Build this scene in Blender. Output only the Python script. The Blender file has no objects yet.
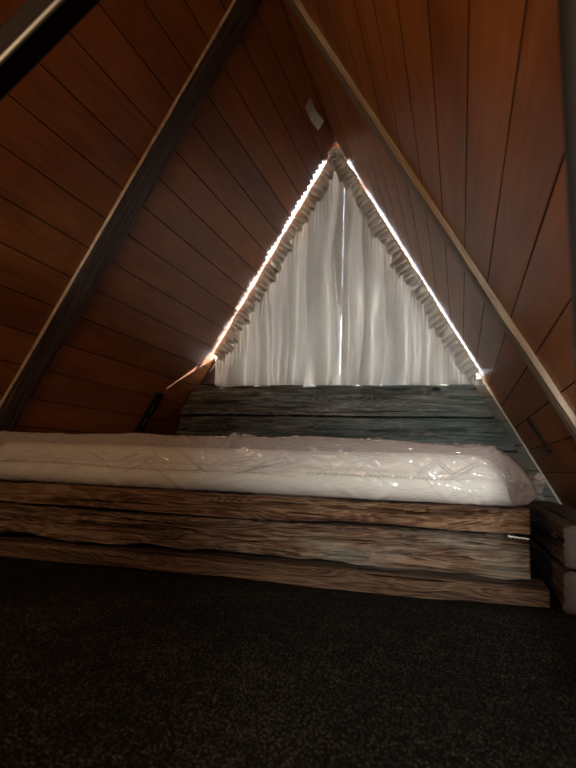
import bpy, bmesh, math, random
from mathutils import Vector, Matrix, noise
random.seed(7)
S = bpy.context.scene
C = S.collection
PI = math.pi

# ------------------------------------------------------------------ helpers
def mesh_obj(name, verts, faces, mats, parent=None, origin=(0, 0, 0), fmat=None, smooth=False):
    o0 = Vector(origin)
    me = bpy.data.meshes.new(name)
    me.from_pydata([tuple(Vector(v) - o0) for v in verts], [], faces)
    for m in mats: me.materials.append(m)
    if fmat:
        for p, k in zip(me.polygons, fmat): p.material_index = k
    bm = bmesh.new(); bm.from_mesh(me)
    bmesh.ops.recalc_face_normals(bm, faces=bm.faces)
    bm.to_mesh(me); bm.free()
    if smooth:
        for p in me.polygons: p.use_smooth = True
    o = bpy.data.objects.new(name, me); C.objects.link(o)
    if parent is not None:
        o.parent = parent; o.location = o0 - parent.location
    else:
        o.location = o0
    return o

def empty(name, loc):
    o = bpy.data.objects.new(name, None); C.objects.link(o)
    o.location = loc; o.empty_display_size = .05
    return o

def tag(o, label, cat, group=None):
    o['label'] = label; o['category'] = cat
    if group: o['group'] = group
    return o

def struct(o):
    o['kind'] = 'structure'; return o

def fbm(x, y, z, octv=3):
    return noise.fractal(Vector((x, y, z)), 1.0, 2.0, octv)

def smooth01(t):
    t = max(0., min(1., t)); return t * t * (3 - 2 * t)

def box(x0, x1, y0, y1, z0, z1):
    v = [(x, y, z) for x in (x0, x1) for y in (y0, y1) for z in (z0, z1)]
    f = [(0, 1, 3, 2), (4, 6, 7, 5), (0, 4, 5, 1), (2, 3, 7, 6), (0, 2, 6, 4), (1, 5, 7, 3)]
    return v, f

def tube(path, rad, n=10):
    """round tube through a list of points"""
    v, f = [], []
    pts = [Vector(p) for p in path]
    for i, p in enumerate(pts):
        d = (pts[min(i + 1, len(pts) - 1)] - pts[max(i - 1, 0)]).normalized()
        a = d.cross(Vector((0, 0, 1)) if abs(d.z) < .9 else Vector((1, 0, 0))).normalized()
        b = d.cross(a)
        r = rad(i / (len(pts) - 1)) if callable(rad) else rad
        for k in range(n):
            t = 2 * PI * k / n
            v.append(p + a * math.cos(t) * r + b * math.sin(t) * r)
    for i in range(len(pts) - 1):
        for k in range(n):
            f.append((i * n + k, i * n + (k + 1) % n, (i + 1) * n + (k + 1) % n, (i + 1) * n + k))
    f.append(tuple(range(n))); f.append(tuple(range((len(pts) - 1) * n, len(pts) * n)))
    return v, f

# ------------------------------------------------------------------ materials
def new_mat(name):
    m = bpy.data.materials.new(name); m.use_nodes = True
    nt = m.node_tree; nt.nodes.clear()
    out = nt.nodes.new('ShaderNodeOutputMaterial')
    b = nt.nodes.new('ShaderNodeBsdfPrincipled')
    nt.links.new(b.outputs[0], out.inputs[0])
    return m, nt, b, out

class G:
    """tiny node-graph helper"""
    def __init__(s, nt): s.nt = nt
    def n(s, t, **k):
        x = s.nt.nodes.new(t)
        for a, b in k.items(): setattr(x, a, b)
        return x
    def l(s, a, b): s.nt.links.new(a, b)
    def math(s, op, a, b=None, c=None):
        x = s.n('ShaderNodeMath', operation=op)
        for i, v in enumerate((a, b, c)):
            if v is None: continue
            if isinstance(v, (int, float)): x.inputs[i].default_value = v
            else: s.l(v, x.inputs[i])
        return x.outputs[0]
    def ramp(s, fac, stops):
        r = s.n('ShaderNodeValToRGB'); e = r.color_ramp.elements
        while len(e) < len(stops): e.new(.5)
        for q, (p, c) in zip(e, stops):
            q.position = p; q.color = (*c, 1) if len(c) == 3 else c
        s.l(fac, r.inputs[0]); return r.outputs[0]
    def mix(s, fac, a, b, mode='MIX'):
        x = s.n('ShaderNodeMix', data_type='RGBA', blend_type=mode)
        for i, v in ((0, fac), (6, a), (7, b)):
            if isinstance(v, (int, float)): x.inputs[i].default_value = v
            elif isinstance(v, tuple): x.inputs[i].default_value = (*v, 1)
            else: s.l(v, x.inputs[i])
        return x.outputs[2]
    def noise(s, vec, scale, detail=4, rough=.55, dist=0.):
        x = s.n('ShaderNodeTexNoise'); x.inputs['Scale'].default_value = scale
        x.inputs['Detail'].default_value = detail; x.inputs['Roughness'].default_value = rough
        x.inputs['Distortion'].default_value = dist
        s.l(vec, x.inputs['Vector']); return x.outputs[0]
    def mapping(s, vec, scale, loc=(0, 0, 0), rot=(0, 0, 0)):
        x = s.n('ShaderNodeMapping'); x.inputs['Scale'].default_value = scale
        x.inputs['Location'].default_value = loc; x.inputs['Rotation'].default_value = rot
        s.l(vec, x.inputs['Vector']); return x.outputs[0]
    def bump(s, h, strength, dist, normal=None):
        x = s.n('ShaderNodeBump'); x.inputs['Strength'].default_value = strength
        x.inputs['Distance'].default_value = dist; s.l(h, x.inputs['Height'])
        if normal is not None: s.l(normal, x.inputs['Normal'])
        return x.outputs[0]

def hewn_wood(name, dark, mid, light, axis='X', seed=0., rough=.6, light_tint=None, spec=.35, streak=1.0):
    """weathered rough timber, grain along axis (X or Y)"""
    m, nt, b, out = new_mat(name); g = G(nt)
    co = g.n('ShaderNodeTexCoord').outputs['Object']
    st = (1.1, 14, 14) if axis == 'X' else (14, 1.1, 14)
    st2 = (4, 110, 110) if axis == 'X' else (110, 4, 110)
    st3 = (1.1, 7, 7) if axis == 'X' else (7, 1.1, 7)
    a = g.noise(g.mapping(co, st, (seed, seed, seed)), 1.6, 5, .6, .9)
    # contour-like growth rings from a stretched field
    fld = g.noise(g.mapping(co, st3, (seed * 2, 3, seed)), 1.7, 2, .45, .3)
    rings = g.math('SINE', g.math('MULTIPLY', g.math('ADD', fld, g.math('MULTIPLY', g.noise(g.mapping(co, st2), .35, 3, .6), .05)), 150.))
    rings = g.math('MULTIPLY_ADD', rings, .5, .5)
    fine = g.noise(g.mapping(co, st2, (seed, 1, 2)), 1.5, 4, .7)
    v = g.math('ADD', g.math('MULTIPLY', a, .62), g.math('MULTIPLY', rings, .10 * streak))
    v = g.math('ADD', v, g.math('MULTIPLY_ADD', fine, .75, -.185))
    col = g.ramp(v, [(.38, dark), (.52, mid), (.68, light)])
    crack = g.ramp(g.noise(g.mapping(co, (st2[0] * .35, st2[1] * .3, st2[2] * .3), (seed + 4, 0, 0)), 1.3, 3, .5, .5),
                   [(.36, (.06, .05, .05)), (.43, (1, 1, 1))])
    col = g.mix(.75, col, crack, 'MULTIPLY')
    if light_tint:  # light on the timber painted into its colour, stronger toward the right
        for (sc, off, lo, hi) in light_tint[1:]:
            sx = g.n('ShaderNodeSeparateXYZ'); g.l(co, sx.inputs[0])
            k = g.math('ADD', g.noise(g.mapping(co, sc, off), 1.0, 4, .6), g.math('MULTIPLY', sx.outputs[0], .22))
            k = g.ramp(k, [(lo, (0, 0, 0)), (hi, (1, 1, 1))])
            col = g.mix(g.math('MULTIPLY', k, .5), col, light_tint[0])
    g.l(col, b.inputs['Base Color'])
    b.inputs['Roughness'].default_value = rough
    b.inputs['Specular IOR Level'].default_value = spec
    h = g.math('ADD', g.math('MULTIPLY', rings, .35), g.math('ADD', a, g.math('MULTIPLY', fine, .9)))
    h = g.math('MULTIPLY', h, crack)
    cs = g.n('ShaderNodeSeparateColor'); g.l(crack, cs.inputs[0])
    g.l(g.math('MULTIPLY', cs.outputs[0], spec), b.inputs['Specular IOR Level'])
    g.l(g.math('MULTIPLY_ADD', fine, .5, rough - .2), b.inputs['Roughness'])
    g.l(g.bump(h, 1., .011), b.inputs['Normal'])
    return m

def end_grain(name, dark, light, centre=(0, 0, 0), plane='XZ'):
    m, nt, b, out = new_mat(name); g = G(nt)
    co = g.n('ShaderNodeTexCoord').outputs['Object']
    sc = (1, 0, 1) if plane == 'XZ' else (0, 1, 1)
    v = g.mapping(co, sc, tuple(-a for a in centre))
    ln = g.n('ShaderNodeVectorMath', operation='LENGTH'); g.l(v, ln.inputs[0])
    d = g.math('ADD', ln.outputs['Value'], g.math('MULTIPLY', g.noise(co, 9, 2, .5), .03))
    r = g.math('MULTIPLY_ADD', g.math('SINE', g.math('MULTIPLY', d, 1500.)), .5, .5)
    n = g.noise(co, 60, 4, .7)
    v = g.math('ADD', g.math('MULTIPLY', r, .25), g.math('MULTIPLY', n, .85))
    g.l(g.ramp(v, [(.2, dark), (.9, light)]), b.inputs['Base Color'])
    b.inputs['Roughness'].default_value = .8
    g.l(g.bump(v, .8, .003), b.inputs['Normal'])
    return m

PITCH, PHASE = .107, .013      # board width and offset measured down from the ridge
def board_mat(name, c_dark, c_mid, c_light, coord_axis=0, run_axis=1, rough=.42, spec=.4):
    """tongue and groove boards: object axis coord_axis crosses the boards"""
    m, nt, b, out = new_mat(name); g = G(nt)
    co = g.n('ShaderNodeTexCoord').outputs['Object']
    sp = g.n('ShaderNodeSeparateXYZ'); g.l(co, sp.inputs[0])
    u = sp.outputs[coord_axis]
    idx = g.math('FLOOR', g.math('DIVIDE', g.math('SUBTRACT', u, PHASE), PITCH))
    wn = g.n('ShaderNodeTexWhiteNoise', noise_dimensions='1D'); g.l(idx, wn.inputs['W'])
    off = g.n('ShaderNodeCombineXYZ'); g.l(g.math('MULTIPLY', wn.outputs['Value'], 37.), off.inputs[run_axis])
    g.l(g.math('MULTIPLY', wn.outputs['Value'], 11.), off.inputs[2])
    ad = g.n('ShaderNodeVectorMath', operation='ADD'); g.l(co, ad.inputs[0]); g.l(off.outputs[0], ad.inputs[1])
    cv = ad.outputs[0]
    s1 = [2., 2., 2.]; s1[coord_axis] = 9.; s1[run_axis] = 1.2
    s2 = [20., 20., 20.]; s2[coord_axis] = 150.; s2[run_axis] = 3.5
    s3 = [2., 2., 2.]; s3[coord_axis] = 7.; s3[run_axis] = .8
    a = g.noise(g.mapping(cv, tuple(s1)), 1.5, 4, .55, .5)
    fl = g.noise(g.mapping(cv, tuple(s3)), 1.2, 2, .4, .4)
    rg = g.math('MULTIPLY_ADD', g.math('SINE', g.math('MULTIPLY', fl, 75.)), .5, .5)
    fine = g.noise(g.mapping(cv, tuple(s2)), 1., 4, .65)
    blot = g.noise(cv, 3.2, 3, .6)
    v = g.math('ADD', g.math('MULTIPLY', a, .4), g.math('ADD', g.math('MULTIPLY', rg, .07), g.math('MULTIPLY', fine, .08)))
    v = g.math('ADD', v, g.math('MULTIPLY', blot, .26))
    v = g.math('ADD', v, g.math('MULTIPLY_ADD', wn.outputs['Value'], .12, -.06))
    col = g.ramp(v, [(.30, c_dark), (.46, c_mid), (.62, c_light)])
    # knots
    sk = [9., 9., 9.]; sk[coord_axis] = 9.; sk[run_axis] = 3.2
    vo = g.n('ShaderNodeTexVoronoi'); vo.inputs['Scale'].default_value = 1.
    g.l(g.mapping(cv, tuple(sk)), vo.inputs['Vector'])
    dk = g.math('ADD', vo.outputs['Distance'], g.math('MULTIPLY', g.noise(cv, 60, 2), .05))
    sep = g.n('ShaderNodeSeparateColor'); g.l(vo.outputs['Color'], sep.inputs[0])
    on = g.math('GREATER_THAN', sep.outputs[0], .70)
    kn = g.math('MULTIPLY', g.ramp(dk, [(.06, (1, 1, 1)), (.17, (0, 0, 0))]), on)
    col = g.mix(g.math('MULTIPLY', kn, .65), col, tuple(x * .28 for x in c_dark))
    g.l(col, b.inputs['Base Color'])
    b.inputs['Specular IOR Level'].default_value = spec
    g.l(g.math('MULTIPLY_ADD', blot, .25, rough - .1), b.inputs['Roughness'])
    g.l(g.bump(g.math('ADD', fine, g.math('MULTIPLY', rg, .3)), .25, .0012), b.inputs['Normal'])
    return m

def plain(name, col, rough=.5, metal=0., spec=.5, bump=None):
    m, nt, b, out = new_mat(name); g = G(nt)
    co = g.n('ShaderNodeTexCoord').outputs['Object']
    n = g.noise(co, 35, 3, .6)
    g.l(g.mix(n, tuple(c * .8 for c in col), tuple(min(1, c * 1.15) for c in col)), b.inputs['Base Color'])
    b.inputs['Roughness'].default_value = rough
    b.inputs['Metallic'].default_value = metal
    b.inputs['Specular IOR Level'].default_value = spec
    if bump: g.l(g.bump(g.noise(co, bump[0], 3, .6), bump[1], bump[2]), b.inputs['Normal'])
    return m

M_board = board_mat('stained_boards', (.19, .057, .011), (.30, .095, .017), (.38, .130, .027))
M_gable = board_mat('pale_gable_boards', (.055, .046, .030), (.09, .076, .052), (.13, .11, .075), coord_axis=2, run_axis=0, rough=.6)
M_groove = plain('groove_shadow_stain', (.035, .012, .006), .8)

# ------------------------------------------------------------------ the roof planes
RX, RZ = -.583, 1.59              # ridge
H = -.30                          # carpet level; the camera is the origin
YB, YG = -1.9, 2.74               # rear and gable ends
def xl(z): return -(1.30 - .5 * z) / .866
def xr(z): return (.29 - .5 * z) / .866

def slope(name, side):
    """boards with real V grooves; local x = down the slope, local y = depth, local z = into the room"""
    L = (RZ - H) / math.sin(PI / 3) + .06
    prof = [(0., 0.)]; gi = []
    k = 0
    while True:
        s = PHASE + PITCH * k
        if s > L: break
        if s > .01:
            prof += [(s - .0017, 0.), (s - .0006, -.007), (s + .0006, -.007), (s + .0017, 0.)]
            gi += [len(prof) - 4, len(prof) - 3, len(prof) - 2]
        k += 1
    prof.append((L, 0.))
    n = len(prof)
    ys = [YB + (YG + .06 - YB) * i / 24 for i in range(25)]
    v, f, fm = [], [], []
    for y in ys:
        for (s, d) in prof: v.append((s, y, d))
    for j in range(24):
        for i in range(n - 1):
            f.append((j * n + i, j * n + i + 1, (j + 1) * n + i + 1, (j + 1) * n + i)); fm.append(1 if i in gi else 0)
    # outer skin, closes the slab
    b0 = len(v)
    for y in (ys[0], ys[-1]):
        for s in (0., L): v.append((s, y, -.05))
    f.append((b0, b0 + 1, b0 + 3, b0 + 2)); fm.append(0)
    me = bpy.data.meshes.new(name); me.from_pydata(v, [], f)
    me.materials.append(M_board); me.materials.append(M_groove)
    for p, q in zip(me.polygons, fm): p.material_index = q
    o = bpy.data.objects.new(name, me); C.objects.link(o)
    ex = Vector((-.5 if side < 0 else .5, 0, -.866025))
    ey = Vector((0, 1, 0))
    ez = Vector((.866025 if side < 0 else -.866025, 0, -.5))
    mt = Matrix(((ex.x, ey.x, ez.x, RX), (ex.y, ey.y, ez.y, 0), (ex.z, ey.z, ez.z, RZ), (0, 0, 0, 1)))
    if side > 0:   # keep a right-handed frame: mirror local y
        for q in me.vertices: q.co.y = -q.co.y
        mt = Matrix(((ex.x, -ey.x, ez.x, RX), (ex.y, -ey.y, ez.y, 0), (ex.z, -ey.z, ez.z, RZ), (0, 0, 0, 1)))
    o.matrix_world = mt
    bm = bmesh.new(); bm.from_mesh(me); bmesh.ops.recalc_face_normals(bm, faces=bm.faces); bm.to_mesh(me); bm.free()
    return struct(o)
slope('wall_left', -1)
slope('wall_right', 1)

# ------------------------------------------------------------------ floor (carpet)
m, nt, b, out = new_mat('dark_loop_carpet'); g = G(nt)
co = g.n('ShaderNodeTexCoord').outputs['Object']
wv = g.n('ShaderNodeTexVoronoi'); wv.inputs['Scale'].default_value = 250.; wv.inputs['Randomness'].default_value = .75
g.l(g.mapping(co, (1, .72, 1)), wv.inputs['Vector'])
n1 = g.noise(co, 26, 4, .7); n2 = g.noise(co, 420, 2, .6)
loop = g.math('SUBTRACT', 1., g.math('MULTIPLY', wv.outputs['Distance'], 1.4))
v = g.math('ADD', g.math('MULTIPLY', loop, .45), g.math('ADD', g.math('MULTIPLY', n1, .28), g.math('MULTIPLY', n2, .28)))
g.l(g.ramp(v, [(.40, (.009, .0077, .006)), (.56, (.044, .037, .029)), (.76, (.24, .20, .155))]), b.inputs['Base Color'])
b.inputs['Roughness'].default_value = .95; b.inputs['Specular IOR Level'].default_value = .03
g.l(g.bump(v, 1., .006), b.inputs['Normal'])
M_carpet = m
nx, ny = 150, 190
vv, ff = [], []
for j in range(ny + 1):
    for i in range(nx + 1):
        x = -1.70 + 2.25 * i / nx; y = YB + (YG - YB) * j / ny
        z = H - .001 + .0016 * fbm(x * 3, y * 3, 1.) * (1 if y < 1.38 else 0)
        vv.append((x, y, z))
for j in range(ny):
    for i in range(nx):
        a = j * (nx + 1) + i; ff.append((a, a + 1, a + nx + 2, a + nx + 1))
fl = struct(mesh_obj('floor', vv, ff, [M_carpet], smooth=True))
struct(mesh_obj('subfloor_slab', *box(-1.74, .58, YB - .02, YG + .05, H - .06, H - .012), [plain('subfloor_wood', (.2, .13, .08), .8)]))  # subfloor under the carpet, unseen

# ------------------------------------------------------------------ gable wall, window, rear wall
WT = .386                           # top of the gable wall, the window sits above it
v = [(xl(WT), YG, WT), (xr(WT), YG, WT), (xr(H) + .03, YG, H - .03), (xl(H) - .03, YG, H - .03)]
v += [(x, YG + .05, z) for (x, y, z) in v]
# horizontal boards with grooves as geometry
def gable_boards():
    v, f, fm = [], [], []
    zs = []
    z = RZ - (PHASE) - .0
    z0 = H - .03
    edges = [WT]
    k = 0
    while True:
        zz = .436 - .107 * (k + 1)
        if zz < z0: break
        edges += [(zz + .002), None, (zz - .002)]
        k += 1
    edges.append(z0)
    rows = []
    i = 0
    zc = None
    seq = []
    for e in edges:
        if e is None: seq.append((zc - .002, .006))
        else: seq.append((e, 0.)); zc = e
    for (z, d) in seq:
        v.append((xl(z) - .02, YG + d, z)); v.append((xr(z) + .02, YG + d, z))
    for i in range(len(seq) - 1):
        f.append((2 * i, 2 * i + 1, 2 * i + 3, 2 * i + 2)); fm.append(1 if (seq[i][1] or seq[i + 1][1]) else 0)
    b0 = len(v)
    for (z) in (WT, z0):
        v.append((xl(z) - .02, YG + .06, z)); v.append((xr(z) + .02, YG + .06, z))
    f += [(b0, b0 + 1, b0 + 3, b0 + 2), (0, 1, b0 + 1, b0)]; fm += [0, 0]
    return v, f, fm
v, f, fm = gable_boards()
struct(mesh_obj('wall_back', v, f, [M_gable, plain('groove_pale', (.07, .05, .035), .9)], fmat=fm))

# window: triangular frame (three bars) with its pane
M_white = plain('painted_frame', (.62, .60, .56), .45)
def prism(poly, y0, y1):
    n = len(poly)
    v = [(x, y0, z) for x, z in poly] + [(x, y1, z) for x, z in poly]
    f = [tuple(range(n)), tuple(range(n, 2 * n))] + [(i, (i + 1) % n, (i + 1) % n + n, i + n) for i in range(n)]
    return v, f
win = struct(empty('window_1', (RX, YG + .03, WT)))
wv_, wf_ = [], []
def addp(poly, y0, y1):
    v, f = prism(poly, y0, y1); k = len(wv_)
    wv_.extend(v); wf_.extend([tuple(a + k for a in q) for q in f])
fw = .007
CX = -.545                         # where the two curtain panels meet
def top_z0(x): return (.29 - .866 * x) * 2 - .02
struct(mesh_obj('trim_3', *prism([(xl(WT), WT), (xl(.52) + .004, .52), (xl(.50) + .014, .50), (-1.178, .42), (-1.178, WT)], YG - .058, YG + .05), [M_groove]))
addp([(xl(WT), WT), (RX, RZ), (RX, RZ - 2 * fw), (xl(WT) + 2 * fw / 1.732 * 1.0, WT)], YG + .012, YG + .05)
addp([(RX, RZ), (xr(WT), WT), (xr(WT) - 2 * fw / 1.732, WT), (RX, RZ - 2 * fw)], YG + .012, YG + .05)
addp([(xl(WT), WT), (xr(WT), WT), (xr(WT) - .02, WT + .03), (xl(WT) + .02, WT + .03)], YG + .010, YG + .052)
addp([(CX + .020, WT), (CX + .066, WT), (CX + .066, top_z0(CX + .066)), (CX + .020, top_z0(CX + .020))], YG + .004, YG + .030)  # added upright, unseen behind the curtains, blocks sun at their seam
mesh_obj('window_frame', wv_, wf_, [M_white], win, origin=(RX, YG + .03, WT))
mg, nt, b, out = new_mat('clear_glass')
nt.nodes.remove(b); g = G(nt)
tr = g.n('ShaderNodeBsdfTransparent'); gl = g.n('ShaderNodeBsdfGlossy'); gl.inputs['Roughness'].default_value = .03
mx = g.n('ShaderNodeMixShader'); mx.inputs[0].default_value = .06
g.l(tr.outputs[0], mx.inputs[1]); g.l(gl.outputs[0], mx.inputs[2]); g.l(mx.outputs[0], out.inputs[0])
v, f = prism([(xl(WT) + .01, WT + .01), (RX, RZ - .01), (xr(WT) - .01, WT + .01)], YG + .030, YG + .034)
mesh_obj('window_pane', v, f, [mg], win, origin=(RX, YG + .03, WT))

# rear wall of the loft, behind the camera
v, f = prism([(xl(H) - .03, H - .02), (RX, RZ + .03), (xr(H) + .03, H - .02)], YB - .04, YB)
struct(mesh_obj('wall_front', v, f, [M_board]))

# thin corner beads where the slopes meet the gable
M_bead = plain('pale_corner_bead', (.50, .42, .32), .55)
def bead(name, side, z0, z1, w=.007):
    xf = xl if side < 0 else xr
    nin = Vector((.866, 0, -.5)) if side < 0 else Vector((-.866, 0, -.5))
    v, f = [], []
    n = 40
    for i in range(n + 1):
        z = z0 + (z1 - z0) * i / n
        p = Vector((xf(z), YG, z))
        ww = w * (1 + .25 * fbm(z * 6, side, 0))
        for q in (p - nin * .004, p + nin * ww * .9, p + nin * ww * .9 + Vector((0, -ww * .6, 0)), p + nin * ww * .2 + Vector((0, -ww * 1.4, 0)), p - nin * .004 + Vector((0, -ww * 1.5, 0))):
            v.append(tuple(q))
    for i in range(n):
        for k in range(5):
            f.append((i * 5 + k, i * 5 + (k + 1) % 5, (i + 1) * 5 + (k + 1) % 5, (i + 1) * 5 + k))
    f += [tuple(range(5)), tuple(range(n * 5, n * 5 + 5))]
    return struct(mesh_obj(name, v, f, [M_bead]))
bead('trim_1', 1, H + .17, RZ - .03)
bead('trim_2', -1, .30, RZ - .03, .006)

# ------------------------------------------------------------------ hewn timbers
def timber(name, a0, a1, b0, b1, z0, z1, mats, axis='X', seed=1, cut0=None, cut1=None, rough=.005, rad=.012, steps=150, ring=None, parent=None, taper=0., topwave=.0, botwave=.0):
    """one hand-hewn beam. axis X: a = x range, b = y range. axis Y: a = y range, b = x range.
       cut0/cut1(z) give the end positions when the ends are sawn at a slant"""
    nb, nz = 10, (32 if steps > 200 else 18)
    ringp = []
    for i in range(nb): ringp.append((i / nb, 0.))
    for i in range(nz): ringp.append((1., i / nz))
    for i in range(nb): ringp.append((1 - i / nb, 1.))
    for i in range(nz): ringp.append((0., 1 - i / nz))
    n = len(ringp)
    B, Z = b1 - b0, z1 - z0
    v, f, fm = [], [], []
    def P(t, pb, pz, inset=1.):
        cb, cz = (pb - .5) * B * inset, (pz - .5) * Z * inset
        hb, hz = B / 2, Z / 2
        # rounded corners
        if inset == 1.:
            dx, dz = abs(cb) - (hb - rad), abs(cz) - (hz - rad)
            if dx > 0 and dz > 0:
                l = math.hypot(dx, dz)
                if l > rad:
                    cb = math.copysign(hb - rad + dx * rad / l, cb); cz = math.copysign(hz - rad + dz * rad / l, cz)
        zz = z0 + Z / 2 + cz
        e0 = cut0(zz) if cut0 else a0
        e1 = cut1(zz) if cut1 else a1
        a = e0 + (e1 - e0) * t
        # displacement: long waves, adze marks, ragged grain
        w = rough * (.9 * fbm(a * 2.2 + seed, zz * 7, cb * 5 + seed) + .55 * fbm(a * 6 + seed, zz * 40, cb * 40) )
        w += rough * .35 * abs(fbm(a * 11, zz * 9 + seed, cb * 9))
        nbv = Vector((cb / hb if abs(cb) > hb * .8 else 0, cz / hz if abs(cz) > hz * .8 else 0))
        if nbv.length > 0: nbv.normalize()
        w += .0022 * (fbm(a * 5 + seed, zz * 130 + 1.5 * fbm(a * 2, zz * 20, seed), cb * 130, 2)) if steps > 200 else 0.
        w = min(w - rough * .25, rough * .12 + .0006)
        cb += nbv.x * w
        zz += nbv.y * w
        if topwave and pz > .9: zz -= topwave * abs(fbm(a * 4 + seed, 5, 2) + .2)
        if botwave and pz < .45: zz += botwave * (1 - pz / .45) * max(0., .35 + 1.2 * fbm(a * 2.6 + seed, 9, 2))
        bb = b0 + B / 2 + cb
        return (a, bb, zz) if axis == 'X' else (bb, a, zz)
    for s in range(steps + 1):
        for (pb, pz) in ringp: v.append(P(s / steps, pb, pz))
    for s in range(steps):
        for k in range(n):
            f.append((s * n + k, s * n + (k + 1) % n, (s + 1) * n + (k + 1) % n, (s + 1) * n + k)); fm.append(0)
    for t in (0, 1):
        base = t * steps * n
        prev = [base + k for k in range(n)]
        for ins in (.72, .4):
            cur = []
            for (pb, pz) in ringp:
                cur.append(len(v)); q = Vector(P(t, pb, pz, ins))
                q += (Vector((1, 0, 0)) if axis == 'X' else Vector((0, 1, 0))) * (.0025 * fbm(q.x * 60, q.y * 60, q.z * 60))
                v.append(tuple(q))
            for k in range(n):
                f.append((prev[k], prev[(k + 1) % n], cur[(k + 1) % n], cur[k])); fm.append(1)
            prev = cur
        f.append(tuple(prev)); fm.append(1)
    org = ((a0 + a1) / 2, (b0 + b1) / 2, z0) if axis == 'X' else ((b0 + b1) / 2, (a0 + a1) / 2, z0)
    return mesh_obj(name, v, f, mats, parent, origin=org, fmat=fm, smooth=True)

TEAL = (.125, .17, .155)  # cool light on the headboard, painted into the wood colour
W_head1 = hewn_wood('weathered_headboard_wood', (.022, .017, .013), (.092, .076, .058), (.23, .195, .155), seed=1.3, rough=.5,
                    light_tint=[TEAL, ((2.2, 3, 16), (-.6, 0, 0), .44, .74)], spec=.45)
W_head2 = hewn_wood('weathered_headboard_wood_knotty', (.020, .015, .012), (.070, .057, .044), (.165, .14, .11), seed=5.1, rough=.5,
                    light_tint=[TEAL, ((2.0, 3, 14), (3.6, 0, 2), .42, .70)], spec=.45)
W_front1 = hewn_wood('brown_hewn_wood', (.026, .010, .005), (.10, .040, .016), (.21, .115, .060), seed=2.2, rough=.5, spec=.35)
W_front2 = hewn_wood('brown_hewn_wood_wide', (.024, .010, .005), (.09, .040, .018), (.21, .125, .075), seed=8.7, rough=.5,
                     light_tint=[(.30, .28, .22), ((2.6, 3, 9), (6.2, 0, 2), .56, .80)], spec=.45)  # pale patches of light painted into the right of the timber
W_base = hewn_wood('brown_base_wood', (.03, .013, .006), (.085, .040, .018), (.145, .082, .044), seed=4.4, rough=.6)
W_side = hewn_wood('dark_sleeper_wood', (.022, .011, .006), (.08, .040, .022), (.16, .09, .055), axis='Y', seed=9.4, rough=.6)
E_light = end_grain('sawn_end_grain', (.07, .045, .03), (.22, .15, .10), (0, 0, .04), 'YZ')
E_dark = end_grain('sleeper_end_grain', (.008, .004, .0025), (.062, .031, .018), (.06, 0, -.05), 'XZ')

# gable end: three timbers stacked against the wall behind the bed
Yh0, Yh1 = 2.625, 2.73
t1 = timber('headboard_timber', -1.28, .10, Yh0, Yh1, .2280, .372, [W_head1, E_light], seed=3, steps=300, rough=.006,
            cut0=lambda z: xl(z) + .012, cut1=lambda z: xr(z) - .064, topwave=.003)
tag(t1, 'topmost grey weathered timber directly under the curtain, with a dark knot near its right end', 'timber', 'timbers behind the bed')
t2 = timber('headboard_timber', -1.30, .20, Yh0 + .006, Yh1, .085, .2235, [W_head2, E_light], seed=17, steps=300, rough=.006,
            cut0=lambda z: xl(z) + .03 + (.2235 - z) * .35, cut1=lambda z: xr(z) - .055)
tag(t2, 'lower grey-green weathered timber seen just above the back of the plastic-wrapped mattress', 'timber', 'timbers behind the bed')
# dark knot hole with a raised rim in the top timber
kx, kz = -.104, .350
v, f = [], []
for r, d in ((.011, -.0035), (.009, -.0075), (.0065, -.0065), (.003, -.001)):
    for k in range(16):
        t = 2 * PI * k / 16; v.append((kx + r * 2.0 * math.cos(t), Yh0 + .003 + d, kz + r * .95 * math.sin(t)))
for j in range(3):
    for k in range(16): f.append((j * 16 + k, j * 16 + (k + 1) % 16, (j + 1) * 16 + (k + 1) % 16, (j + 1) * 16 + k))
f.append(tuple(range(48, 64))); f.append(tuple(range(16)))
kn = mesh_obj('knot', v, f, [plain('black_knot', (.006, .005, .004), .6)], t1, origin=(kx, Yh0, kz), smooth=True)
kn['label'] = 'black knot'

# front of the bed: base sleeper and two stacked timbers
YF = 1.468
def bedl(z): return -1.475
f1 = timber('bed_front_timber', -1.475, .152, YF, YF + .10, -.1475, -.084, [W_front1, E_light], seed=31, steps=300, rough=.008, rad=.006, topwave=.006, botwave=.004)
tag(f1, 'narrow upper hewn timber of the bed front, touching the underside of the mattress', 'timber', 'timbers of the bed front')
f2 = timber('bed_front_timber', -1.475, .150, YF - .004, YF + .10, -.2465, -.1500, [W_front2, E_light], seed=44, steps=300, rough=.010, rad=.009, botwave=.014, topwave=.003)
tag(f2, 'wide middle hewn timber of the bed front, below the narrow one and above the base', 'timber', 'timbers of the bed front')
f3 = timber('bed_base_timber', -1.475, .186, 1.436, YF + .13, H, -.2515, [W_base, E_light], seed=52, steps=300, rough=.006, rad=.010, topwave=.004)
tag(f3, 'low base timber of the bed lying directly on the dark carpet', 'timber')

# timbers along the foot of the right slope, sawn ends towards the room
def side_timber(z0, z1, seed, x1, y0, label):
    o = timber('sleeper_timber', y0, 2.60, .212, x1, z0, z1, [W_side, E_dark], axis='Y', seed=seed, rough=.005, rad=.012, steps=70)
    return tag(o, label, 'timber', 'sleepers at the foot of the right slope')
side_timber(H, -.211, 61, .425, 1.425, 'lower dark sleeper on the carpet at the right end of the bed, under another sleeper')
side_timber(-.206, -.112, 73, .370, 1.418, 'upper dark sleeper with ringed sawn end at the right end of the bed')

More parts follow.
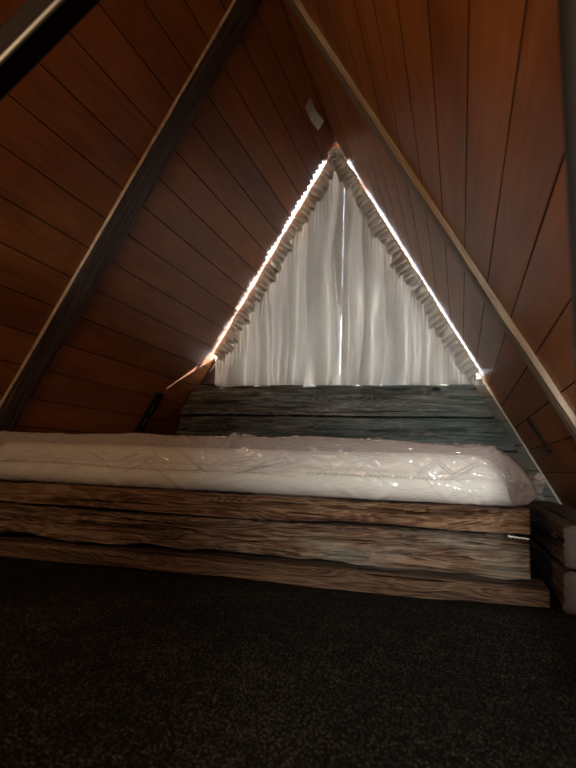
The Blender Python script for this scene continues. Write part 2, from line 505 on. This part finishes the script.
# bed platform under the mattress: planks on a frame, hidden but carrying
v, f = [], []
for i in range(9):
    y0 = YF + .125 + i * .109
    a, bb = box(-1.46, .145, y0, y0 + .106, -.112, -.090)
    k = len(v); v += a; f += [tuple(q + k for q in w) for w in bb]
pl = mesh_obj('bed_platform', v, f, [W_base], origin=(-.65, 1.9, H))
for (x, y) in ((-1.40, 1.64), (-1.40, 2.40), (.09, 1.64), (.09, 2.40), (-.65, 1.64), (-.65, 2.40)):
    a, bb = box(x - .03, x + .03, y - .03, y + .03, H, -.1115)
    mesh_obj('leg', a, bb, [W_base], pl, origin=(x, y, H))
struct(pl)

# ------------------------------------------------------------------ mattress in its plastic bag
MZ0, MZ1 = -.083, .038
MY0, MY1 = 1.492, 2.46
mt = empty('mattress', (-.62, 1.97, MZ0))
tag(mt, 'white mattress wrapped in crinkled clear plastic, lying on the timber bed', 'mattress')

def wrapped(name, x0, x1, grow, mats, disp, steps, nper, rx, tail=None, floor_z=MZ0):
    """closed rounded body: rounded-rectangle section in y-z swept along x"""
    y0, y1, z0, z1 = MY0 - grow * .5, MY1 + grow, MZ0, MZ1 + grow
    cy, cz = (y0 + y1) / 2, (z0 + z1) / 2
    hy, hz = (y1 - y0) / 2, (z1 - z0) / 2
    sec = []
    r = .045
    # perimeter points, dense at the front face
    def seg(p, q, n): return [(p[0] + (q[0] - p[0]) * i / n, p[1] + (q[1] - p[1]) * i / n) for i in range(n)]
    def arc(c, a0, a1, n): return [(c[0] + r * math.cos(a0 + (a1 - a0) * i / n), c[1] + r * math.sin(a0 + (a1 - a0) * i / n)) for i in range(n)]
    k = nper
    sec += seg((-hy, -hz + r), (-hy, hz - r), int(14 * k))
    sec += arc((-hy + r, hz - r), PI, PI / 2, int(10 * k))
    sec += seg((-hy + r, hz), (hy - r, hz), int(46 * k))
    sec += arc((hy - r, hz - r), PI / 2, 0, int(6 * k))
    sec += seg((hy, hz - r), (hy, -hz + r), int(5 * k))
    sec += arc((hy - r, -hz + r), 0, -PI / 2, int(5 * k))
    sec += seg((hy - r, -hz), (-hy + r, -hz), int(20 * k))
    sec += arc((-hy + r, -hz + r), -PI / 2, -PI, int(6 * k))
    n = len(sec); v, f = [], []
    tv = []
    for s in range(steps + 1):
        t = s / steps
        x = x0 + (x1 - x0) * t
        e = min(1., (x1 - x) / rx, ) if tail is None else min(1., (x1 - x) / rx)
        e = max(e, 0.)
        el = max(0., min(1., (x - x0) / .05))
        kz = (1 - (1 - e) ** 2.4) ** .5 if e < 1 else 1
        kl = (1 - (1 - el) ** 2.2) ** .5 if el < 1 else 1
        ky = 1 - .10 * (1 - kz)
        for (py, pz) in sec:
            sy = py * ky * (1 - .03 * (1 - kl))
            sz = (pz + hz) * kz * (1 - .35 * (1 - kl)) - hz
            P = Vector((x, cy + sy, cz + sz))
            # outward direction
            nn = Vector((0, max(-1, min(1, (py / hy) ** 9)), max(-1, min(1, (pz / hz) ** 3))))
            if nn.length > 0: nn.normalize()
            d = disp(P, py, pz, x)
            P += nn * d
            P.z = max(P.z, floor_z + .0005 + (.030 * (max(0., P.x - .125) / .05) ** 2 if tail else 0.))
            v.append(P)
    for s in range(steps):
        for q in range(n):
            f.append((s * n + q, s * n + (q + 1) % n, (s + 1) * n + (q + 1) % n, (s + 1) * n + q))
    for base in (0, steps * n):
        c = len(v); v.append(sum((v[base + q] for q in range(n)), Vector()) / n)
        for q in range(n): f.append((base + q, base + (q + 1) % n, c))
    return v, f

def bodydisp(P, py, pz, x):
    d = .004 * fbm(x * 5, P.y * 5, P.z * 8)
    d -= .006 * math.exp(-((P.z - (MZ0 + .068)) / .006) ** 2)      # seam round the side
    return d
M_matt, nt, b, out = new_mat('white_mattress_fabric'); g = G(nt)
co = g.n('ShaderNodeTexCoord').outputs['Object']
q = g.noise(co, 9, 3, .5)
g.l(g.mix(q, (.54, .55, .49), (.66, .67, .61)), b.inputs['Base Color'])
b.inputs['Roughness'].default_value = .75
g.l(g.bump(g.noise(co, 260, 2, .5), .4, .001), b.inputs['Normal'])
v, f = wrapped('mattress_body', -1.412, .118, 0., [M_matt], bodydisp, 150, 1., .10)
mesh_obj('mattress_body', v, f, [M_matt], mt, origin=(-.62, 1.97, MZ0), smooth=True)

# stitched handle and cord piping on the side of the mattress
sv, sf = [], []
def addm(v, f):
    k = len(sv); sv.extend(v); sf.extend([tuple(a + k for a in w) for w in f])
for i in range(34):
    x = -.385 + i * .0108
    zz = MZ0 + .0605 - .0025 * i / 34
    a = .004 + .0015 * math.sin(i * 2.1)
    addm(*tube([(x, MY0 - .0035, zz - .002), (x + .004, MY0 - .0055, zz + a * .5), (x + .008, MY0 - .0035, zz + .001)], .0011, 6))
st = mesh_obj('stitching', sv, sf, [plain('grey_stitch', (.36, .34, .30), .8)], mt, origin=(-.2, MY0, MZ0 + .05), smooth=True)
st['label'] = 'row of grey chain stitching'

crs = []
rc = random.Random(11)
for i in range(130):
    # creases in the unrolled film: u along the bed, w up the side and over the top
    u = rc.uniform(-1.42, .16); w_ = rc.uniform(-.01, .24)
    if u > -.1 and rc.random() < .35: ang = rc.uniform(1.9, 2.9)
    else: ang = rc.gauss(.42, .22) if rc.random() < .7 else rc.gauss(-.5, .25)
    ln = rc.uniform(.05, .20)
    crs.append((u, w_, math.cos(ang), math.sin(ang), ln, rc.uniform(.003, .010) * rc.choice((1, 1, -.7)), rc.uniform(.0022, .0055)))
def creases(u, w):
    d = 0.
    for (cu, cw, ca, sa, ln, h, wd) in crs:
        du, dw = u - cu, w - cw
        if abs(du) > ln: continue
        al = du * ca + dw * sa; q = -du * sa + dw * ca
        if abs(q) > wd * 4 or abs(al) > ln * .5: continue
        k = 1 - (2 * al / ln) ** 2
        d += h * k * math.exp(-(q / wd) ** 2)
    return d
def plasdisp(P, py, pz, x):
    w = max(0., P.z - MZ0) + max(0., P.y - MY0 - .02)
    d = .005 + .006 * fbm(x * 2.6, P.y * 3, P.z * 7 + 3, 2) + .003 * fbm(x * 9 + P.z * 12, P.y * 6, P.z * 16, 2)
    if P.y < MY0 + .32: d += creases(x, w) * (1 if w < .10 else .35)
    if P.z > MZ1 - .01:
        d += .014 * math.exp(-((x + .60) / .016) ** 2) * (1 if P.y < MY0 + .2 else .3)
        d += .006 * fbm(x * 4, P.y * 4, 2.)
        d += .006 * smooth01((x + .55) / .25) * smooth01((.02 - x) / .2)
    if x < -.35 and P.y < MY0 + .02:
        zf = MZ0 + .058 + .004 * math.sin(x * 9) - .012 * smooth01((x + 1.0) / .8)
        d += .010 * smooth01((P.z - zf) / .004) * smooth01((-.35 - x) / .25)
    return max(d, .0015)
v, f = wrapped('plastic_cover', -1.428, .178, .022, [], plasdisp, 420, 1.8, .17, tail=True)
steps, n = 26, 64
k0 = len(v)
for s in range(steps + 1):
    t = s / steps
    cx = .130 + .066 * t
    cz = -.040 + .006 * t
    hz = .040 * (1 - t) ** 1.3 + .017 + .014 * smooth01((t - .70) / .30)
    hy = .10 * (1 - t) ** .8 + .020 + .012 * smooth01((t - .78) / .22)
    for k in range(n):
        a = 2 * PI * k / n
        w = 1 + .16 * math.sin(a * 7 + t * 2) * (.2 + t) + .18 * fbm(math.cos(a) * 2 + t * 2, math.sin(a) * 2, t * 3)
        z = cz + hz * w * math.sin(a)
        v.append(Vector((cx + .005 * math.sin(a * 3), 1.60 + hy * w * math.cos(a), max(z, MZ0 + .001))))
for s in range(steps):
    for k in range(n):
        f.append((k0 + s * n + k, k0 + s * n + (k + 1) % n, k0 + (s + 1) * n + (k + 1) % n, k0 + (s + 1) * n + k))
M_plas, nt, b, out = new_mat('crinkled_plastic_film'); g = G(nt)
co = g.n('ShaderNodeTexCoord').outputs['Object']
cr1 = g.noise(g.mapping(co, (1, 1, 2.6), rot=(0, .5, 0)), 6, 3, .5, 1.2)
cr2 = g.noise(g.mapping(co, (1.1, 1, 3.4), rot=(0, -.55, 0)), 4.5, 3, .5, 1.8)
rid = g.math('POWER', g.math('SUBTRACT', 1., g.math('ABSOLUTE', g.math('MULTIPLY_ADD', cr2, 7., -3.5))), 4.)
hgt = g.math('ADD', cr1, g.math('MULTIPLY', g.math('MAXIMUM', rid, 0.), .35))
bmp = g.bump(hgt, .5, .010)
b.inputs['Base Color'].default_value = (.50, .39, .345, 1)
b.inputs['Roughness'].default_value = .11
b.inputs['Specular IOR Level'].default_value = .7
g.l(bmp, b.inputs['Normal'])
tr = g.n('ShaderNodeBsdfTransparent'); tr.inputs[0].default_value = (.95, .90, .88, 1)
lw = g.n('ShaderNodeLayerWeight'); lw.inputs[0].default_value = .40; g.l(bmp, lw.inputs['Normal'])
sz_ = g.n('ShaderNodeSeparateXYZ'); g.l(co, sz_.inputs[0])
dbl = g.n('ShaderNodeMapRange'); dbl.interpolation_type = 'SMOOTHSTEP'       # two layers of film above the fold line
for i_, v_ in ((1, .050), (2, .066), (3, 0.), (4, .16)): dbl.inputs[i_].default_value = v_
g.l(sz_.outputs[2], dbl.inputs[0])
fac = g.math('MINIMUM', g.math('ADD', g.math('MULTIPLY_ADD', lw.outputs['Facing'], .55, .20), dbl.outputs[0]), .85)
mx = g.n('ShaderNodeMixShader'); g.l(fac, mx.inputs[0]); g.l(tr.outputs[0], mx.inputs[1]); g.l(b.outputs[0], mx.inputs[2])
g.l(mx.outputs[0], out.inputs[0])
pc = mesh_obj('plastic_cover', v, f, [M_plas], mt, origin=(-.62, 1.97, MZ0), smooth=True)
pc['label'] = 'crinkled clear plastic bag with a gathered right end'

# ------------------------------------------------------------------ curtains
M_cur, nt, b, out = new_mat('grey_satin_curtain'); g = G(nt)
nt.nodes.remove(b)
co = g.n('ShaderNodeTexCoord').outputs['Object']
n1 = g.noise(g.mapping(co, (3, 3, .8)), 2.5, 4, .6, .6)
col = g.ramp(n1, [(.3, (.52, .49, .44)), (.6, (.66, .635, .58))])
df = g.n('ShaderNodeBsdfPrincipled'); df.inputs['Roughness'].default_value = .50; df.inputs['Specular IOR Level'].default_value = .5; df.inputs['Metallic'].default_value = .38
g.l(col, df.inputs['Base Color'])
bp = g.bump(g.noise(g.mapping(co, (2.4, 2.4, .8)), 4., 3, .5, 1.0), .35, .025); g.l(bp, df.inputs['Normal'])
tl_ = g.n('ShaderNodeBsdfTranslucent'); g.l(g.mix(.5, col, (.44, .45, .43)), tl_.inputs[0]); 
mx = g.n('ShaderNodeMixShader'); mx.inputs[0].default_value = .015
g.l(df.outputs[0], mx.inputs[1]); g.l(tl_.outputs[0], mx.inputs[2]); g.l(mx.outputs[0], out.inputs[0])

YC = 2.660                         # plane of the curtains
ZB = .3700                          # bottom hem, hidden behind the top timber's edge
CX = -.545                         # where the two panels meet
def top_z(x, off):                 # slope line lowered by a perpendicular distance off
    return (1.30 + .866 * x) * 2 - off * 2 if x < RX else (.29 - .866 * x) * 2 - off * 2
def folds(x, h, side):
    """depth displacement of the cloth at position x, h = height above hem"""
    w = smooth01(h / .25)
    ph = 9.5 * x + .25 * math.sin(h * 4 + x * 6)
    a = .5 * math.sin(ph * 6.5 + 1.2 * math.sin(ph * 1.7)) + .35 * noise.noise(Vector((x * 34, h * 1.3, side)))*1.6
    c = .8 * noise.noise(Vector((x * 10 + side * 7 + .8 * math.sin(h * 3.), h * 1.6, 3.)))
    wide = math.sin(x * 46 + side + 1.6 * noise.noise(Vector((x * 7, h * 1.5, side * 5.))))
    cus = (1 - abs(math.sin(x * 27 + 2.4 * noise.noise(Vector((x * 5, h * 1.1, side * 3.)))))) ** 2
    return .004 * a + .056 * c + .022 * wide - .022 * cus + .006
def panel(name, side):
    xa, xb = (-1.185, CX - .0002) if side < 0 else (CX + .0002, .096)
    nx, nz = 230, 110
    v, f = [], []
    for j in range(nz + 1):
        t = j / nz
        for i in range(nx + 1):
            x = xa + (xb - xa) * i / nx
            zt = max(ZB + .03, top_z(x, .030))
            z = ZB + (zt - ZB) * t
            sdist = x / .5                          # distance along the rod
            dtop = max(0., zt - z) * .5                    # perpendicular distance to the rod
            gth = math.exp(-(dtop / .055) ** 1.4)
            y = YC + folds(x, z - ZB, side) * (1 - .75 * gth)
            pl_ = math.sin(2 * PI * sdist / .034 + 2.2 * noise.noise(Vector((sdist * 9, 0, side))))
            y += gth * .007 * pl_ + .010 * gth * noise.noise(Vector((sdist * 28, dtop * 14, 1.)))
            # cloth swags from the rod toward the middle
            sw = noise.noise(Vector((x * 8 + 2 * side - z * side * 2.2, z * 2.0 + x * side * 3.4, 8.)))
            y += .040 * sw * smooth01((zt - z) / .2)
            zz = z
            if t > .97: zz = z + .004 * pl_
            ks = smooth01(abs(x - CX) / .035)
            y = YC + (y - YC) * ks
            if ks < .2: x2 = x + side * (-.0001 + .0012 * noise.noise(Vector((z * 7, 3., 0.)))) * (1 - ks * 5)
            else: x2 = x
            v.append((x2, y, zz))
    for j in range(nz):
        for i in range(nx):
            a = j * (nx + 1) + i; f.append((a, a + 1, a + nx + 2, a + nx + 1))
    return v, f
def ruffle(side):
    """gathered frill on the rod pocket: runs along the slope, pleated across"""
    v, f = [], []
    if side < 0: p0, p1 = Vector((-1.187, 0, top_z(-1.187, .007))), Vector((RX - .004, 0, top_z(RX - .004, .007)))
    else: p0, p1 = Vector((.082, 0, top_z(.082, .006))), Vector((RX + .006, 0, top_z(RX + .006, .010)))
    nin = Vector((.866, 0, -.5)) if side < 0 else Vector((-.866, 0, -.5))
    n, mrow = 900, 16
    L = (p1 - p0).length; dr = (p1 - p0) / L
    for i in range(n + 1):
        s = L * i / n
        r1 = noise.noise(Vector((s * 22, side * 3, 0))); r2 = noise.noise(Vector((s * 9, side * 3, 4)))
        ph = 2 * PI * s / .029 + 4.2 * r1 + 2.6 * r2
        wid = .060 + .026 * r2 + .007 * math.sin(ph * .5 + 1) + .022 * noise.noise(Vector((s * 38, side, 9)))
        edge = .007 * noise.noise(Vector((s * 11, 2, side))) + .002 * math.sin(ph)
        for k in range(mrow + 1):
            t = k / mrow
            # pinched at the rod (t = .3), flared at both edges
            fl_ = .16 + .84 * max(0., t - .2) / .8
            amp = .027 * fl_ * (1 + .6 * r2)
            # folds lean over so that each pleat overlaps its neighbour
            a = math.sin(ph + .9 * t + .8 * r1)
            lean = .0105 * fl_ * math.cos(ph + .9 * t + .8 * r1) + .016 * t * r1
            y = YC - .030 - amp * a - .012 * t * (1 - t) * 1.5
            q = p0 + dr * (s + lean) + nin * (edge * (1 - t) + wid * t + .004 * math.sin(ph * 1.0 + t * 3) * t)
            v.append((q.x, y, q.z - .010 * t * (.5 + .5 * math.sin(ph * .5))))
    w = mrow + 1
    for i in range(n):
        for k in range(mrow):
            a = i * w + k; f.append((a, a + 1, a + w + 1, a + w))
    return v, f
for side, lab in ((-1, 'left grey satin curtain panel with gathered heading on the left slope of the window'),
                  (1, 'right grey satin curtain panel with gathered heading on the right slope of the window')):
    org = (-.85 if side < 0 else -.25, YC, ZB)
    e = empty('curtain', org)
    tag(e, lab, 'curtain', 'curtains of the triangular window')
    v, f = panel('drape', side)
    d = mesh_obj('drape', v, f, [M_cur], e, origin=org, smooth=True)
    v, f = ruffle(side)
    r = mesh_obj('gathered_heading', v, f, [M_cur], e, origin=org, smooth=True)
# rods the curtains are gathered on
M_rod = plain('pale_metal_rod', (.55, .50, .46), .35, .4)
for side in (-1, 1):
    if side < 0: a, bq = Vector((-1.215, YC + .002, top_z(-1.215, .026))), Vector((RX - .012, YC + .002, top_z(RX - .012, .03)))
    else: a, bq = Vector((.070, YC + .002, top_z(.070, .026))), Vector((RX + .014, YC + .002, top_z(RX + .014, .03)))
    v, f = tube([a + (bq - a) * i / 12 for i in range(13)], .0045, 8)
    o = mesh_obj('curtain_rod', v, f, [M_rod], origin=tuple(a), smooth=True)
    tag(o, 'thin rod running down the %s slope of the window inside the gathered curtain heading' % ('left' if side < 0 else 'right'), 'curtain rod')

# ------------------------------------------------------------------ rafters (flat boards under the slopes)
def rafter(side, Y0, wid, thick, mats, seed):
    nin = Vector((.866, 0, -.5)) if side < 0 else Vector((-.866, 0, -.5))
    dn = Vector((-.5, 0, -.866)) if side < 0 else Vector((.5, 0, -.866))
    top = Vector((RX, 0, RZ)) + dn * .0
    L = (RZ - (H if side < 0 else -.108)) / .866 - .02
    if side < 0: L = (RZ - H) / .866 - .035
    n, m = 150, 16
    v, f, fm = [], [], []
    for i in range(n + 1):
        s = L * i / n
        st_ = max(s, thick * .577 + .0005)
        w = wid + .007 * fbm(s * 3.5, seed, 0) + .004 * fbm(s * 15, seed, 2)
        ne = .0015 * fbm(s * 5, seed, 7)
        row = []
        row.append((s, Y0 + ne, 0.))
        for k in range(m + 1):
            t = k / m
            tk = thick + .0018 * fbm(s * 4, t * 3 + seed, 1) + .0012 * fbm(s * 9, t * 14, seed) - .004 * t ** 6
            row.append((max(s, tk * .577 + .0008), Y0 + ne + (w - ne) * t, tk))
        row.append((s, Y0 + w, 0.))
        for (a, y, h) in row:
            p = top + dn * a + nin * (h + .0005); v.append((p.x, y, p.z))
    c = m + 3
    for i in range(n):
        for k in range(c):
            f.append((i * c + k, i * c + (k + 1) % c, (i + 1) * c + (k + 1) % c, (i + 1) * c + k))
            fm.append(1 if k == 0 else 0)
    f += [tuple(range(c)), tuple(range(n * c, n * c + c))]; fm += [0, 0]
    return mesh_obj('rafter', v, f, mats, origin=(RX, Y0, RZ), fmat=fm)
def rafter_wood(name, d, m_, l, side):
    # grain runs down the slope: rotate texture space by the slope angle
    m, nt, b, out = new_mat(name); g = G(nt)
    co = g.n('ShaderNodeTexCoord').outputs['Object']
    rt = g.mapping(co, (1, 1, 1), rot=(0, PI / 3 if side < 0 else -PI / 3, 0))
    rt = g.mapping(rt, (1, 1, 1))
    vec = g.mapping(rt, (3, 28, 28))
    n1 = g.noise(vec, 1.2, 5, .62, .8); n2 = g.noise(g.mapping(rt, (10, 120, 120)), 1., 3, .6)
    v = g.math('ADD', g.math('MULTIPLY', n1, .65), g.math('MULTIPLY', n2, .35))
    g.l(g.ramp(v, [(.33, d), (.5, m_), (.72, l)]), b.inputs['Base Color'])
    b.inputs['Roughness'].default_value = .6
    g.l(g.bump(v, .7, .004), b.inputs['Normal'])
    return m
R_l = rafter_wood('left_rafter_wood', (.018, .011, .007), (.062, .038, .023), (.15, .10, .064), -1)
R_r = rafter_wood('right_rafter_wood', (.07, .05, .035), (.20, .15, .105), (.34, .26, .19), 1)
R_edge = rafter_wood('planed_rafter_edge', (.10, .06, .035), (.26, .17, .10), (.42, .30, .19), 1)
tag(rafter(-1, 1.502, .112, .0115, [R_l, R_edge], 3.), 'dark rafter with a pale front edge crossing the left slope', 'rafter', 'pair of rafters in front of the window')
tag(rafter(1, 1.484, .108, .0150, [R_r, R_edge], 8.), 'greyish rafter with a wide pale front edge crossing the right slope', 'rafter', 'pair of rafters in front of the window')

# ------------------------------------------------------------------ small things on the slopes
NL, NR = Vector((.866, 0, -.5)), Vector((-.866, 0, -.5))
M_black = plain('black_painted_metal', (.007, .007, .007), .45, 0., .15)
def on_slope(side, s, y, h):       # s metres down from the ridge, h off the boards
    dn = Vector((-.5, 0, -.866)) if side < 0 else Vector((.5, 0, -.866))
    return Vector((RX, 0, RZ)) + dn * s + Vector((0, y, 0)) + (NL if side < 0 else NR) * h
SB0, SB1 = (None, None)
def strip_between(name, side, pA, pB, w, th, mats):
    """metal strip on a slope between (s, y) positions pA and pB, with bevelled edges"""
    A = Vector((pA[0], pA[1])); B = Vector((pB[0], pB[1])); d = (B - A).normalized(); nrm = Vector((-d.y, d.x))
    v, f = [], []
    prof = [(-w / 2, 0), (-w / 2, th * .7), (-w / 2 + th * .3, th), (w / 2 - th * .3, th), (w / 2, th * .7), (w / 2, 0)]
    for i in range(9):
        c = A + (B - A) * i / 8
        for (o, h) in prof:
            q = c + nrm * o; v.append(on_slope(side, q.x, q.y, h + .0004))
    n = len(prof)
    for i in range(8):
        for k in range(n): f.append((i * n + k, i * n + (k + 1) % n, (i + 1) * n + (k + 1) % n, (i + 1) * n + k))
    f += [tuple(range(n)), tuple(range(8 * n, 9 * n))]
    o = on_slope(side, A.x, A.y, 0)
    return v, f, tuple(o), A, d

# black hinge-like strip on the left slope, with two worn silver scratches
v, f, o, A, d = strip_between('metal_strip', -1, (1.487, 2.37), (1.74, 2.37), .060, .012, None)
br = mesh_obj('metal_strip', v, f, [M_black], origin=o)
tag(br, 'short black metal strip fixed to the left slope boards just above the mattress', 'metal strip')
sv, sf = [], []
for (s0, s1) in ((1.545, 1.595), (1.615, 1.66)):
    c = [on_slope(-1, a, 2.362 + q, .0126 + h) for a in (s0, s1) for q in (-.0035, .0035) for h in (0, .001)]
    addm([tuple(q) for q in c], [(0, 1, 3, 2), (4, 6, 7, 5), (0, 4, 5, 1), (2, 3, 7, 6), (0, 2, 6, 4), (1, 5, 7, 3)])
sv, sf = sv[-16:], [tuple(a for a in w) for w in sf[-12:]]
sm = mesh_obj('worn_mark', sv, sf, [plain('worn_silver', (.30, .31, .33), .35, .6)], br, origin=o)
sm['label'] = 'two worn silver marks'
v, f, o, A, d = strip_between('metal_strip', 1, (1.625, 2.185), (1.75, 2.14), .022, .008, None)
tag(mesh_obj('metal_strip', v, f, [M_black], origin=o), 'thin dark strip low on the right slope between its rafter and the corner bead', 'metal strip')

# small pale card stuck near the ridge, lower end curling off the boards
v, f = [], []
na, nb_ = 10, 24
for sgn in (0, 1):
    for j in range(nb_ + 1):
        t = j / nb_
        for i in range(na + 1):
            a = .050 + .049 * i / na
            h = .0015 + .026 * max(0, (t - .35) / .65) ** 2 + .004 * (i / na) * (1 - t)
            q = on_slope(-1, a, 2.195 + .16 * t, h + (.0008 if sgn else 0)); v.append(tuple(q))
w = na + 1; K = (nb_ + 1) * w
for sgn in (0, 1):
    for j in range(nb_):
        for i in range(na):
            a = sgn * K + j * w + i; f.append((a, a + 1, a + w + 1, a + w))
bd = [i for i in range(w)] + [j * w + na for j in range(1, nb_ + 1)] + [nb_ * w + i for i in range(na - 1, -1, -1)] + [j * w for j in range(nb_ - 1, 0, -1)]
for k in range(len(bd)):
    a, c = bd[k], bd[(k + 1) % len(bd)]; f.append((a, c, c + K, a + K))
tag(mesh_obj('paper_card', v, f, [plain('pale_grey_card', (.60, .62, .62), .22)], origin=tuple(on_slope(-1, .05, 2.195, 0)), smooth=False),
    'small pale card stuck to the boards beside the ridge above the window', 'card')

# scrap of white cord caught in the joint of the bed front
pts = [(.104 + .0026 * i, YF - .0045 - .001 * math.sin(i * 1.3), -.1475 + .0010 * math.sin(i * 1.9) - .0002 * i) for i in range(18)]
v, f = tube(pts, lambda t: .0016 + .0010 * math.exp(-(t / .12) ** 2), 7)
tag(mesh_obj('cord_scrap', v, f, [plain('white_cord', (.72, .70, .62), .7)], origin=pts[0], smooth=True),
    'tiny white scrap of cord in the joint at the right of the bed front', 'cord')

# ------------------------------------------------------------------ steel frame in the foreground
M_post = plain('grey_painted_steel', (.012, .009, .007), .42, .0, .3)
M_edge_glint = plain('bar_edge_highlight', (.20, .19, .17), .4, .2)  # edge highlight of the bar, painted as a lighter bevel
M_steel = plain('black_satin_steel', (.010, .006, .004), .6, .0, .12, bump=(60, .15, .001))
def bar(name, A, B, nrm, w1, w2, bev=.0035):
    """square tube from A to B with bevelled edges; w1 across nrm, w2 the other way"""
    A, B = Vector(A), Vector(B); d = (B - A).normalized(); n1 = Vector(nrm).normalized(); n2 = d.cross(n1).normalized()
    a, c = w1 / 2, w2 / 2
    prof = []
    for (sx, sz) in ((1, 1), (-1, 1), (-1, -1), (1, -1)):
        p = [(sx * a, sz * (c - bev)), (sx * (a - bev * .3), sz * (c - bev * .3)), (sx * (a - bev), sz * c)]
        if sx * sz < 0: p.reverse()
        prof += p
    v, f = [], []
    n = len(prof)
    for i in range(7):
        c0 = A + (B - A) * i / 6
        for (p, q) in prof: v.append(tuple(c0 + n1 * p + n2 * q))
    for i in range(6):
        for k in range(n): f.append((i * n + k, i * n + (k + 1) % n, (i + 1) * n + (k + 1) % n, (i + 1) * n + k))
    f += [tuple(range(n)), tuple(range(6 * n, 7 * n))]
    return v, f
# upright: foot plate on the carpet, head just under the slope
ps = empty('steel_post', (.150, .42, H))
tag(ps, 'dark steel post with outward bent foot at the right edge near the camera', 'post')
zt = (.29 - .866 * .088) * 2 - .030
path = [(.150, .42, H + .005), (.147, .42, -.25), (.138, .42, -.19), (.122, .42, -.13), (.108, .42, -.085), (.099, .42, -.045), (.0945, .42, -.01)]
path += [(.0945 - .005 * k / 12, .42, -.01 + (zt + .01) * k / 12) for k in range(1, 13)]
v, f = tube(path, .0205, 28)
mesh_obj('tube', v, f, [M_post], ps, origin=(.150, .42, H), smooth=True)
v, f = tube([(.150, .42, H + .001), (.150, .42, H + .005)], .036, 28)
mesh_obj('foot_plate', v, f, [M_post], ps, origin=(.150, .42, H))
# diagonal bar from the carpet on the left up to the right slope
th = math.radians(39.5)
dv = Vector((math.cos(th), 0, math.sin(th)))
pc_ = Vector((-.436, .437, .388)) + Vector((-math.sin(th), 0, math.cos(th))) * .017
k0_ = (pc_.z - H) / dv.z - .024
A = pc_ - dv * k0_
k1_ = (.29 - .866 * pc_.x - .5 * pc_.z) / (.866 * dv.x + .5 * dv.z) - .006
B = pc_ + dv * k1_
v, f = bar('steel_bar', A, B, (0, 1, 0), .032, .034)
fm_ = [0] * len(f)
# the bevel on the upper front corner is painted bright as a highlight
for qi, q in enumerate(f):
    if len(q) != 4: continue
    ks = sorted({a % 12 for a in q})
    cpt = sum((Vector(v[a]) for a in q), Vector()) / 4
    rel = cpt - (A + dv * (cpt - A).dot(dv))
    up = Vector((-math.sin(th), 0, math.cos(th)))
    if rel.y < -.012 and rel.dot(up) < -.012: fm_[qi] = 1
tag(mesh_obj('steel_bar', v, f, [M_steel, M_edge_glint], origin=tuple(A), fmat=fm_), 'black steel bar slanting across the top left corner close to the camera', 'bar')

# ------------------------------------------------------------------ light
w = bpy.data.worlds.new('sky'); S.world = w; w.use_nodes = True
bg = w.node_tree.nodes['Background']; bg.inputs[0].default_value = (.80, .90, 1.0, 1); bg.inputs[1].default_value = 11.

def area(name, loc, target, size, power, col, size_y=None, spread=PI):
    l = bpy.data.lights.new(name, 'AREA'); l.energy = power; l.color = col; l.size = size; l.spread = spread
    if size_y: l.shape = 'RECTANGLE'; l.size_y = size_y
    o = bpy.data.objects.new(name, l); C.objects.link(o); o.location = loc
    o.rotation_euler = (Vector(target) - Vector(loc)).to_track_quat('-Z', 'Y').to_euler()
    return o
sl = bpy.data.lights.new('low_sun', 'SUN'); sl.energy = 34.; sl.angle = .02; sl.color = (1., .93, .88)
so = bpy.data.objects.new('low_sun', sl); C.objects.link(so)
so.rotation_euler = Vector((-.42, -.85, -.22)).to_track_quat('-Z', 'Y').to_euler()
# loft's own light: warm lamp behind the camera, and cool daylight from an unseen source at the rear right
area('warm_lamp', (-.85, -.8, .50), (-.4, 1.6, .5), .40, 15., (1., .72, .44))
area('rear_daylight', (.02, -1.0, .12), (.0, 1.5, -.02), .14, 2.3, (.85, .97, 1.), spread=math.radians(34))

area('curtain_fill', (-1.12, .85, .42), (-.45, 2.7, .75), .16, .68, (.86, .95, 1.), spread=math.radians(55))  # added lamp, unseen, rakes across the curtain folds from the left

# ------------------------------------------------------------------ camera
cam = bpy.data.cameras.new('camera'); co_ = bpy.data.objects.new('camera', cam); C.objects.link(co_)
Rr = ((.95846862, -.00494274, -.28515517), (.28298931, .14067677, .94875028), (.03542528, -.99004324, .13623301))
co_.matrix_world = Matrix(((Rr[0][0], -Rr[0][1], -Rr[0][2], 0), (Rr[1][0], -Rr[1][1], -Rr[1][2], 0), (Rr[2][0], -Rr[2][1], -Rr[2][2], 0), (0, 0, 0, 1)))
cam.sensor_fit = 'VERTICAL'; cam.sensor_height = 36.; cam.lens = 580. / 768 * 36
cam.clip_start = .01; cam.clip_end = 200
cam.dof.use_dof = True; cam.dof.focus_distance = 1.9; cam.dof.aperture_fstop = 5.8
S.camera = co_
S.view_settings.view_transform = 'Standard'; S.view_settings.look = 'None'
S.view_settings.gamma = 1.; S.view_settings.use_curve_mapping = False
S.view_settings.exposure = .15
